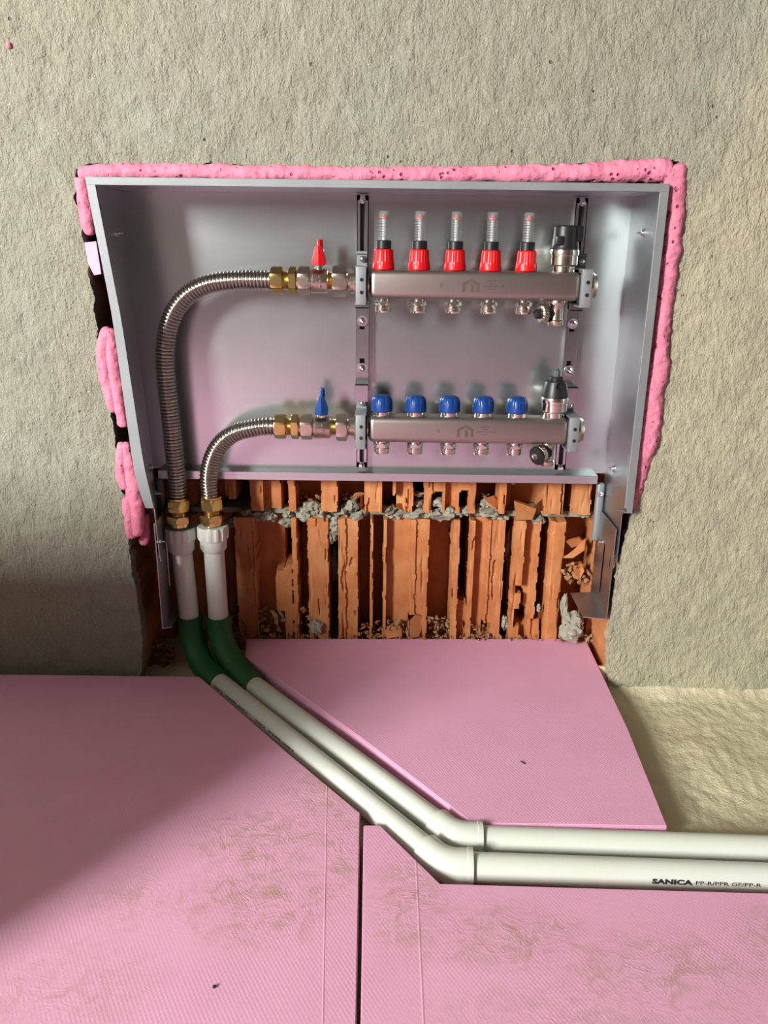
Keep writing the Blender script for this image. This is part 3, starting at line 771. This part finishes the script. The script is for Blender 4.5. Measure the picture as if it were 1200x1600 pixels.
# ------------------------------------------------------------------ the two manifolds
def grip(n_, depth):
    def f(a, r, h): return r * (1 - depth * (1 if math.sin(a * n_) > .1 else 0))
    return f
def text_mesh(body, size, bold=0.0, sx=1.0, spacing=1.0):
    c = bpy.data.curves.new('t', 'FONT'); c.body = body; c.size = size; c.align_x = 'LEFT'; c.offset = bold; c.space_character = spacing; c.resolution_u = 2
    o = bpy.data.objects.new('t', c); COL.objects.link(o); bpy.context.view_layer.update()
    me = bpy.data.meshes.new_from_object(o.evaluated_get(bpy.context.evaluated_depsgraph_get()))
    bm = bmesh.new(); bm.from_mesh(me); bmesh.ops.triangulate(bm, faces=bm.faces[:]); bmesh.ops.subdivide_edges(bm, edges=bm.edges[:], cuts=2, use_grid_fill=True)
    bmesh.ops.triangulate(bm, faces=bm.faces[:]); bm.verts.index_update()
    v = [(p.co.x * sx, p.co.y) for p in bm.verts]; f = [[q.index for q in fc.verts] for fc in bm.faces]
    bm.free(); bpy.data.objects.remove(o); bpy.data.curves.remove(c); bpy.data.meshes.remove(me)
    return v, f

def manifold(zc, hot, label):
    M0 = thing('manifold', label, 'manifold', (.125, 0, zc), 'underfloor heating manifolds')
    x0, x1, hy, hz = -.0200, .2758, .0195, .0195
    part('bar', G().box((x0, -hy, zc - hz), (x1, hy, zc + hz), .0085, 5), M['steel'], M0, ang=40)
    yb = -hy - .0003
    # end necks and the hexagonal end plug
    part('neck', G().lathe([(.0135, -.046), (.0135, -.018)], (0, 0, zc), (1, 0, 0), 28).lathe([(.0185, -.0405), (.0185, -.0385)], (0, 0, zc), (1, 0, 0), 28), M['nickel'], M0)
    part('end_plug', G().lathe([(.0135, .274), (.0135, .289), (.0205, .2893), (.0205, .2925), (.0175, .297), (.017, .2985)], (0, 0, zc), (1, 0, 0), 28), M['nickel'], M0)
    # etched marks: house emblem, arrows, and the small print lines (too small to read)
    g = G()
    def fl(poly, xo, zo, k): g.add([(xo + x * k, yb, zo + z * k) for x, z in poly], [tuple(range(len(poly)))])
    ex = (X(736, 444, -hy) if hot else X(727, 674, -hy)); k = .0001 * (27 / 2.8)
    k = .0122
    fl([(-1, -.72), (-.66, -.72), (-.66, .06), (-1, .28)], ex, zc, k); fl([(1, -.72), (.66, -.72), (.66, .06), (1, .28)], ex, zc, k)
    fl([(-1, .28), (-.66, .06), (0, .44), (0, .82)], ex, zc, k); fl([(1, .28), (.66, .06), (0, .44), (0, .82)], ex, zc, k)
    fl([(-.02, -.72), (.32, -.72), (.32, .04), (-.02, .16)], ex, zc, k)
    part('emblem', g, M['mark'], M0, label='etched house shaped emblem', ang=180)
    g = G()
    def arrow(xc, d):
        a, b, t = .0022, .0026, .0005
        P = [(-a * d, b), (a * d, 0), (-a * d, -b)]
        for i in range(3):
            p, q = Vector(P[i]), Vector(P[(i + 1) % 3]); nn = Vector((-(q - p).y, (q - p).x)).normalized() * t
            fl([tuple(p), tuple(q), tuple(q + nn), tuple(p + nn)], xc, zc, 1)
    arrow(ex - .0405, 1 if hot else -1); part('flow_arrow', g, M['mark'], M0, ang=180); g = G()
    arrow(ex + .0435, -1 if hot else 1); part('flow_arrow', g, M['mark'], M0, ang=180)
    g = G(); rr = random.Random(4)
    for row, (w_, zo, hgt) in enumerate(((.012, .0067, .0017), (.009, .0032, .0011), (.021, -.0005, .0013), (.011, -.0042, .0011))):
        x = -w_ / 2
        while x < w_ / 2:
            l = rr.uniform(.0005, .0011)
            fl([(x, zo - hgt / 2), (x + l, zo - hgt / 2), (x + l, zo + hgt / 2 * rr.uniform(.4, 1)), (x, zo + hgt / 2)], ex + .0285, zc, 1); x += l + .0005
    part('small_print', g, M['mark'], M0, ang=180)
    # nipples
    first = None
    for i in range(5):
        if first is None:
            g = G().lathe([(.0085, -.0185), (.0085, -.0235)], (0, 0, zc), (0, 0, 1), 20)
            g.hex(.0122, -.0285, -.0225, (0, 0, zc), (0, 0, 1), (.5, -1, 0), .001)
            g.lathe([(.0095, -.0285), (.0095, -.030), (.0115, -.0305), (.0115, -.0325), (.0108, -.033), (.0115, -.0335), (.0115, -.0355), (.0108, -.036), (.0115, -.0365), (.0112, -.0385), (.0085, -.039)], (0, 0, zc), (0, 0, 1), 24)
            first = part('outlet_nipple', g, M['nickelb'], M0, at=(0, 0, zc))
        else:
            label_copy(first, M0, first.location + Vector((.05 * i, 0, 0)))
    first = None
    for i in range(5):
        if first is not None:
            c = label_copy(first, M0, first.location + Vector((.05 * i, 0, 0)))
            continue
        o = (0, 0, zc)
        if hot:
            g = G().lathe([(.0150, .0195), (.0156, .0205), (.0156, .024), (.0150, .027), (.0142, .032), (.0134, .042), (.0132, .0455), (.0120, .0470), (.006, .0472)], o, (0, 0, 1), 60,
                          lambda a, r, h: r * (1 - (.045 if (.024 < h < .0465 and math.sin(a * 20) > .15) else 0)))
            first = part('flow_meter', g, M['red'], M0, at=(0, 0, zc), ang=25, label='red ribbed flow meter cap with clear sight tube')
            part('collar', G().lathe([(.0098, .047), (.0105, .0475), (.0105, .0575), (.0092, .0585)], o, (0, 0, 1), 14), M['black'], first, label='black collar')
            part('sight_tube', G().lathe([(.0078, .0580), (.0078, .0955), (.0072, .0968), (.0062, .0968), (.0062, .0600), (.0055, .0580)], o, (0, 0, 1), 28), M['glass'], first, label='clear sight tube')
            part('stem', G().lathe([(.0023, .058), (.0023, .086), (.0018, .0862)], o, (0, 0, 1), 14), M['stem'], first, label='white stem')
            part('float', G().lathe([(.0024, .0861), (.0046, .0866), (.0046, .0885), (.002, .0905), (.002, .093)], o, (0, 0, 1), 18), M['float'], first, label='red indicator float')
            g = G()
            for j in range(8):
                zz = .063 + j * .0033
                g.lathe([(.0080, zz), (.0080, zz + .0006)], o, (0, 0, 1), 24, cap=False)
                nf = 24; keep = [q for q in range(len(g.f) - nf, len(g.f)) if (q - (len(g.f) - nf)) in (13, 14, 15, 16, 17)]
                ff = [g.f[q] for q in keep]; g.f = g.f[:len(g.f) - nf] + ff; g.mi = [0] * len(g.f)
            part('scale', g, M['ink'], first, ang=180, label='black scale ticks')
        else:
            g = G().lathe([(.0148, .0250), (.0157, .0258), (.0159, .030), (.0157, .037), (.0150, .0425), (.0135, .0458), (.0105, .0480), (.006, .0488), (.002, .0490)], o, (0, 0, 1), 64,
                          lambda a, r, h: r * (1 - (.06 if (.030 < h < .0484 and math.sin(a * 9) > .72) else 0)))
            first = part('valve_cap', g, M['blue'], M0, at=(0, 0, zc), ang=28, label='blue ribbed valve cap')
            part('ring', G().lathe([(.0122, .0190), (.0128, .0195), (.0128, .0252), (.012, .0255)], o, (0, 0, 1), 28), M['nickelb'], first, label='bright metal ring')
    # air vent at the far end
    vx = .2520 if hot else .2545; o = (vx, 0, zc)
    g = G().lathe([(.0150, .0190), (.0155, .0195), (.0155, .0265), (.0165, .0270), (.0190, .0290), (.0192, .0395), (.0186, .0400), (.0186, .0412), (.0200, .0416), (.0204, .0460), (.0196, .0490), (.0175, .0494)], o, (0, 0, 1), 36)
    av = part('air_vent', g, M['nickelb'], M0, at=o, label='air vent with black cap')
    if hot:
        g = G().lathe([(.0188, .0490), (.0192, .0500), (.0182, .0560), (.0172, .0680), (.0168, .0790), (.0155, .0805), (.012, .0808)], o, (0, 0, 1), 36)
        g.box((vx + .002, -.010, zc + .060), (vx + .0235, .010, zc + .0805), .003, 2); g.box((vx - .0165, -.0195, zc + .0545), (vx - .0055, -.012, zc + .067), .002, 2)
        part('vent_cap', g, M['black'], av, label='black plastic vent cap')
    else:
        g = G().lathe([(.0188, .0490), (.0194, .0500), (.0190, .0540), (.0160, .0690), (.0150, .0720), (.0085, .0725), (.0085, .0780), (.006, .079)], o, (0, 0, 1), 36)
        g.lathe([(.0062, 0), (.0065, .012), (.005, .0125), (.005, .009)], (vx + .001, -.008, zc + .0665), (.05, -1, .1), 18)
        g.box((vx - .0095, -.004, zc + .072), (vx + .0095, .004, zc + .079), .0015, 2)
        vc = part('vent_cap', g, M['black'], av, label='black plastic vent cap')
        part('knob', G().lathe([(.0050, .078), (.0052, .0795), (.0050, .088), (.0032, .0892), (.0022, .0895), (.0022, .0915)], o, (0, 0, 1), 30, grip(10, .1)), M['grey'], av, label='grey bleed knob')
    # drain valve below
    dx = .2465 if hot else .2495; o = (dx, -.002, zc)
    g = G().lathe([(.0108, -.0185), (.0112, -.0195), (.0112, -.024), (.0100, -.026), (.0095, -.034), (.0098, -.046), (.0112, -.0475), (.0112, -.0525), (.010, -.0545), (.006, -.055)], o, (0, 0, 1), 28)
    dr = part('drain_valve', g, M['nickel'], M0, at=o, label='drain valve with knurled cap')
    if hot:
        c0 = Vector((dx - .010, -.004, zc - .0375)); ax = Vector((-1, -.28, -.02))
        part('valve_branch', G().lathe([(.0085, -.008), (.0085, .003), (.0118, .0032), (.0118, .0058)], c0, ax, 24), M['rubber'], dr)
        part('knurled_cap', G().lathe([(.0118, .0055), (.0135, .0060), (.0135, .0130), (.0120, .0145), (.009, .0150)], c0, ax, 60, grip(18, .06)), M['nickel'], dr)
        part('plug', G().lathe([(.0068, .0145), (.0072, .0155), (.0072, .019), (.0055, .0225), (.002, .023)], c0, ax, 20), M['black'], dr)
    else:
        c0 = Vector((dx - .006, -.008, zc - .0335)); ax = Vector((-.78, -.60, -.18))
        part('valve_branch', G().lathe([(.0105, -.006), (.0105, .003), (.0135, .0035), (.0135, .0058)], c0, ax, 24), M['rubber'], dr)
        part('knurled_cap', G().lathe([(.0120, .0055), (.0138, .0060), (.0138, .0125), (.0120, .014), (.0105, .0142)], c0, ax, 60, grip(18, .06)), M['nickel'], dr)
        part('plug', G().lathe([(.0140, .0142), (.0145, .0150), (.0140, .0172), (.0075, .0178), (.0065, .0182)], c0, ax, 28), M['black'], dr)
        part('spindle', G().lathe([(.0055, .0175), (.0055, .0205), (.0035, .0215)], c0, ax, 6), M['nickelb'], dr)
    return M0
manifold(UPZ, True, 'upper stainless steel manifold bar with five red capped flow meters')
manifold(LOZ, False, 'lower stainless steel manifold bar with five blue valve caps')

# ------------------------------------------------------------------ ball valves with butterfly handles
def ball_valve(v, us, zc, col, label):
    # us: columns of hex start, hex end, body end, brass end, union start, union end, tail end
    xs_ = [X(u, v, 0) for u in us]; a, b, c, d, e, f, h = xs_
    t = thing('ball_valve', label, 'valve', ((a + h) / 2, 0, zc), 'ball valves left of the manifolds'); o = (0, 0, zc); ax = (1, 0, 0)
    g = G().hex(.0195, a, b, o, ax, (0, 0, 1), .0015)
    g.lathe([(.0150, b - .001), (.0150, b + .0012), (.0168, b + .0030), (.0168, c - .0030), (.0158, c - .0008), (.0145, c), (.011, c)], o, ax, 36)
    body = part('valve_body', g, M['nickel'], t)
    g = G()                                              # raised casting marks
    rr = random.Random(2)
    for k in range(2):
        for j in range(3):
            xx = b + (c - b) * (.25 + .4 * k) + rr.uniform(-.001, .001); zz = .006 - j * .006; y = -math.sqrt(.0168 ** 2 - zz ** 2)
            g.tube([(xx - .0016, y, zc + zz + .0018), (xx - .0018, y, zc + zz - .0015), (xx + .0012, y, zc + zz - .0016)], .0009, 6)
    part('casting_marks', g, M['nickel'], body)
    part('thread', G().lathe([(.0122, c - .001)] + [(.0122 + (.0007 if i % 2 else 0), c + (e - c) * i / 8) for i in range(9)] + [(.0122, e + .002)], o, ax, 30), M['brass'], t)
    part('union_nut', G().hex(.0212, e, f, o, ax, (0, 0, 1), .002), M['nickel'], t)
    part('tail', G().lathe([(.0125, f - .001), (.0150, f), (.0150, f + .001), (.0118, f + .003), (.0122, h - .002), (.0165, h - .001), (.0165, h)], o, ax, 30), M['nickel'], t)
    xc = (b + c) / 2 + .001
    part('stem', G().lathe([(.0072, .0150), (.0072, .0185), (.0052, .019), (.0052, .0265)], (xc, 0, zc), (0, 0, 1), 18), M['nickelb'], t)
    g = G()
    def wing(y0_, y1_, wb, wt, z0_, zm, z1_):
        P = [(-wb, z0_), (wb, z0_), (wb * 1.04, zm), (wt, z1_), (-wt, z1_), (-wb * 1.04, zm)]
        n0 = [(xc + p, y0_ + .004, zc + q) for p, q in P] + [(xc, y0_ - .002, zc + z0_ + .001), (xc, y0_ - .001, zc + zm), (xc, y0_ + .002, zc + z1_)]
        bk = [(xc + p, y1_, zc + q) for p, q in P]
        g.add(n0 + bk, [(0, 6, 7, 5), (6, 1, 2, 7), (5, 7, 8, 4), (7, 2, 3, 8), (4, 8, 3), (0, 1, 6), (9, 14, 13, 12, 11, 10)] + [(i, (i + 1) % 6, 9 + (i + 1) % 6, 9 + i) for i in range(6)])
    wing(-.020, -.007, .0093, .0042, .0215, .0270, .0470); wing(-.007, .008, .0085, .005, .0225, .028, .040); wing(.008, .022, .0040, .0034, .0260, .032, .0555)
    hd = part('handle', g, M[col], t, label=('red' if col == 'red' else 'blue') + ' butterfly handle', ang=25)
    bm = bmesh.new(); bm.from_mesh(hd.data); bmesh.ops.bevel(bm, geom=[e_ for e_ in bm.edges if e_.calc_face_angle(0) > .5], offset=.0005, segments=1, affect='EDGES'); bm.to_mesh(hd.data); bm.free()
    part('hub_screw', G().lathe([(.0028, .0395), (.0028, .0425), (.0012, .044)], (xc + .003, .004, zc), (0, 0, 1), 10), M['nickelb'], hd)
    return t
ZVU, ZVL = .0030, LOZ - .0005
ball_valve(437, (467, 484, 513, 518, 520, 541, 557), ZVU, 'red', 'upper nickel ball valve with red butterfly handle')
ball_valve(668, (471, 488, 517, 524, 526, 542, 557), ZVL, 'blue', 'lower nickel ball valve with blue butterfly handle')

# ------------------------------------------------------------------ corrugated hoses with brass ends
def bez(P, n_):      # Catmull-Rom through P
    out = []; Q = [P[0] * 2 - P[1]] + P + [P[-1] * 2 - P[-2]]
    for i in range(1, len(Q) - 2):
        for k in range(n_):
            t = k / n_; a, b, c, d = Q[i - 1], Q[i], Q[i + 1], Q[i + 2]
            out.append(.5 * ((2 * b) + (c - a) * t + (2 * a - 5 * b + 4 * c - d) * t * t + (3 * b - a - 3 * c + d) * t ** 3))
    out.append(P[-1]); return out
def resample(P, ds):
    out = [P[0]]; acc = 0.0
    for a, b in zip(P, P[1:]):
        L_ = (b - a).length; pos = ds - acc
        while pos <= L_: out.append(a + (b - a) * (pos / L_)); pos += ds
        acc = (acc + L_) % ds
    return out
def hose(pathpx, v, us, zc, bot, label):
    # us: columns of big nut start/end, ring start/end ; bot: 3D foot of the hose where the pipe coupling starts
    t = thing('flexible_hose', label, 'hose', tuple(bot), 'corrugated hoses')
    P = [aty(u, vv, y) for u, vv, y in pathpx]; P[0].z = P[1].z = zc
    cen = resample(bez(P, 24), .00051); rad = []
    for i in range(len(cen)):
        ph = (i % 10) / 10; rad.append(.0106 + .0033 * abs(math.sin(PI * ph)) ** .7)
    part('corrugated_tube', G().tube(cen, rad, 26), M['hose'], t, ang=70)
    a, b, c, d, e = [X(u, v, 0) for u in us]; o = (0, 0, zc); ax = (1, 0, 0)
    part('hose_nut', G().hex(.0188, a, b, o, ax, (0, 0, 1), .002), M['brass'], t)
    part('nipple', G().lathe([(.013, b - .001)] + [(.0125 + (.0007 if i % 2 else 0), b + (c - b) * i / 8) for i in range(9)] + [(.0125, d), (.0148, d + .0005), (.0148, e - .001), (.0125, e)], o, ax, 30), M['brass'], t)
    nr = part('nipple_ring', G().hex(.0188, c, d, o, ax, (0, 0, 1), .001), M['brass'], t)
    z0 = bot.z; o = (bot.x, bot.y, z0)
    part('hose_nut', G().hex(.0182, .0265, .0435, o, (0, 0, 1), (.3, -1, 0), .002).lathe([(.0165, .0432), (.0172, .0445), (.0172, .0475), (.0140, .0480)], o, (0, 0, 1), 30), M['brass'], t)
    part('nipple_ring', G().hex(.0192, .0065, .0185, o, (0, 0, 1), (.0, -1, 0), .0015), M['brass'], t)
    part('nipple', G().lathe([(.0150, 0), (.0150, .0065), (.0138, .018)] + [(.0128 + (.0008 if i % 2 else 0), .0185 + i * .001) for i in range(8)] + [(.0128, .0268)], o, (0, 0, 1), 30), M['brass'], t)
    return t
YP = .008
b1 = aty(281, 822, YP); b2 = aty(332, 820, YP)
hose([(424, 437, 0), (405, 437, 0), (372, 438, .001), (335, 442, .002), (305, 453, .003), (280, 475, .004), (264, 508, .005), (257.5, 555, .006), (261, 610, .007), (267, 660, .008), (272, 710, .008), (277, 755, .008), (279, 790, .008)],
     437, (424, 442, 452, 463, 468), ZVU, b1, 'long corrugated steel hose from the red handled valve down the left side')
hose([(432, 668, 0), (415, 668, 0), (395, 669, .001), (368, 676, .003), (346, 692, .005), (332, 716, .007), (326, 745, .008), (327, 770, .008), (329, 790, .008)],
     668, (430, 447, 456, 467, 472), ZVL, b2, 'short corrugated steel hose from the blue handled valve')

# ------------------------------------------------------------------ white plastic water pipes
PZ = FLOOR + .0165; PR = .0160
def water_pipe(top, dstart, dend, hstart, hend, label, txt):
    t = thing('water_pipe', label, 'pipe', (top.x, top.y, FLOOR), 'white plastic water pipes')
    zb = -.533
    ds = Vector((dstart[0], dstart[1], PZ)); de = Vector((dend[0], dend[1], PZ)); dd = (de - ds).normalized()
    o = tuple(top)
    g = G().lathe([(.0165, -.001), (.0225, -.001), (.0243, -.003), (.0246, -.0185), (.0236, -.0215), (.0212, -.0222), (.0208, -.0375), (.0186, -.0415), (.0160, -.0425)], o, (0, 0, 1), 80,
                  lambda a, r, h: r * (1 - (.07 if (-.0205 < h < -.002 and r > .0235 and math.sin(a * 13) > .25) else 0)))
    part('threaded_coupling', g, M['ppr'], t, label='white knurled coupling')
    bx = top.x + .0055 if top.x < -.29 else top.x + .001
    pb = Vector((bx, top.y, zb))
    part('riser', G().tube([Vector(o) - Vector((0, 0, .030)), pb - Vector((0, 0, .01))], PR, 32), M['ppr'], t)
    # green bend: down, round and out along the floor
    E0 = pb + Vector((0, 0, 0)); E1 = ds
    c1 = E0 - Vector((0, 0, .050)); c2 = E1 - dd * .055
    bend = []
    for k in range(25):
        s = k / 24; bend.append(E0 * (1 - s) ** 3 + c1 * 3 * s * (1 - s) ** 2 + c2 * 3 * s * s * (1 - s) + E1 * s ** 3)
    rg = [.0200 if 0 < k < 24 else .0188 for k in range(25)]
    bend = [E0 + Vector((0, 0, .010))] + bend; rg = [.0200] + rg; rg[1] = .02
    part('green_elbow', G().tube(bend, rg, 32), M['green'], t, label='green elbow', ang=45)
    hs = Vector((hstart[0], hstart[1], PZ)); he = Vector((hend[0], hend[1], PZ)); hd = (he - hs).normalized()
    part('diagonal_pipe', G().tube([ds - dd * .012, de], PR, 36), M['ppr'], t)
    # 45 degree white elbow
    # where the two axes meet
    den = dd.x * hd.y - dd.y * hd.x; k = ((hs.x - ds.x) * hd.y - (hs.y - ds.y) * hd.x) / den; J = ds + dd * k
    g = G(); A = J - dd * .030; B = J + hd * .032; pts_ = [A, A + dd * .012]
    q0, q1 = A + dd * .012, B - hd * .014
    for s in range(1, 9):
        u_ = s / 9; pts_.append(q0 * (1 - u_) ** 2 + J * 2 * u_ * (1 - u_) + q1 * u_ * u_)
    pts_ += [q1, B - hd * .006, B - hd * .0058, B]
    g.tube(pts_, [.0198] * 2 + [.0196] * 8 + [.0198, .0198, .0206, .0206], 32)
    part('white_elbow', g, M['ppr'], t, label='white angled elbow', ang=45)
    ph = part('horizontal_pipe', G().tube([B - hd * .012, he], PR, 36), M['ppr'], t)
    side = Vector((hd.y, -hd.x, 0));
    if side.y > 0: side = -side
    def wrap(par, start, ax, sd, txts, ang0, nm):
        g = G()
        for (body, size, bold, sx, xo) in txts:
            v, f = text_mesh(body, size, bold, sx)
            out = []
            for (a, b) in v:
                an = ang0 + (b - size * .35) / PR
                out.append(start + ax * (xo + a) + (sd * math.cos(an) + Vector((0, 0, 1)) * math.sin(an)) * (PR + .0003))
            g.add(out, f)
        part(nm, g, M['ink'], par, ang=180, label='black printed lettering')
    if txt:
        p0 = atz(1015, 1372, PZ); s0 = hs + hd * (p0 - hs).dot(hd)
        wrap(ph, s0, hd, side, [('SANICA', .0070, .00040, 1.72, 0.0), ('PP-R/PPR GF/PP-R', .0054, 0.00008, 1.72, .0462)], math.radians(15), 'print')
        dp = next(c for c in t.children if c.name.startswith('diagonal_pipe'))
        sd2 = Vector((dd.y, -dd.x, 0)); sd2 = sd2 if sd2.x < 0 else -sd2
        wrap(dp, ds + dd * .012, dd, sd2, [('SANICA', .0050, .0001, 1.5, .0), ('PP-R/PPR GF/PP-R', .0045, .0001, 1.9, .034), ('SANICA', .0050, .0001, 1.5, .120), ('PP-R/PPR GF/PP-R', .0045, .0001, 1.9, .154)], math.radians(21), 'print')
    return t
water_pipe(b1, (-.2497, -.0665), (.0594, -.4327), (.097, -.4535), (.75, -.4765), 'white water pipe under the long hose, nearer one on the floor, printed black', True)
water_pipe(b2, (-.1932, -.0748), (.078, -.3921), (.1143, -.4095), (.75, -.4325), 'white unprinted water pipe under the short hose, along the clean right board', False)
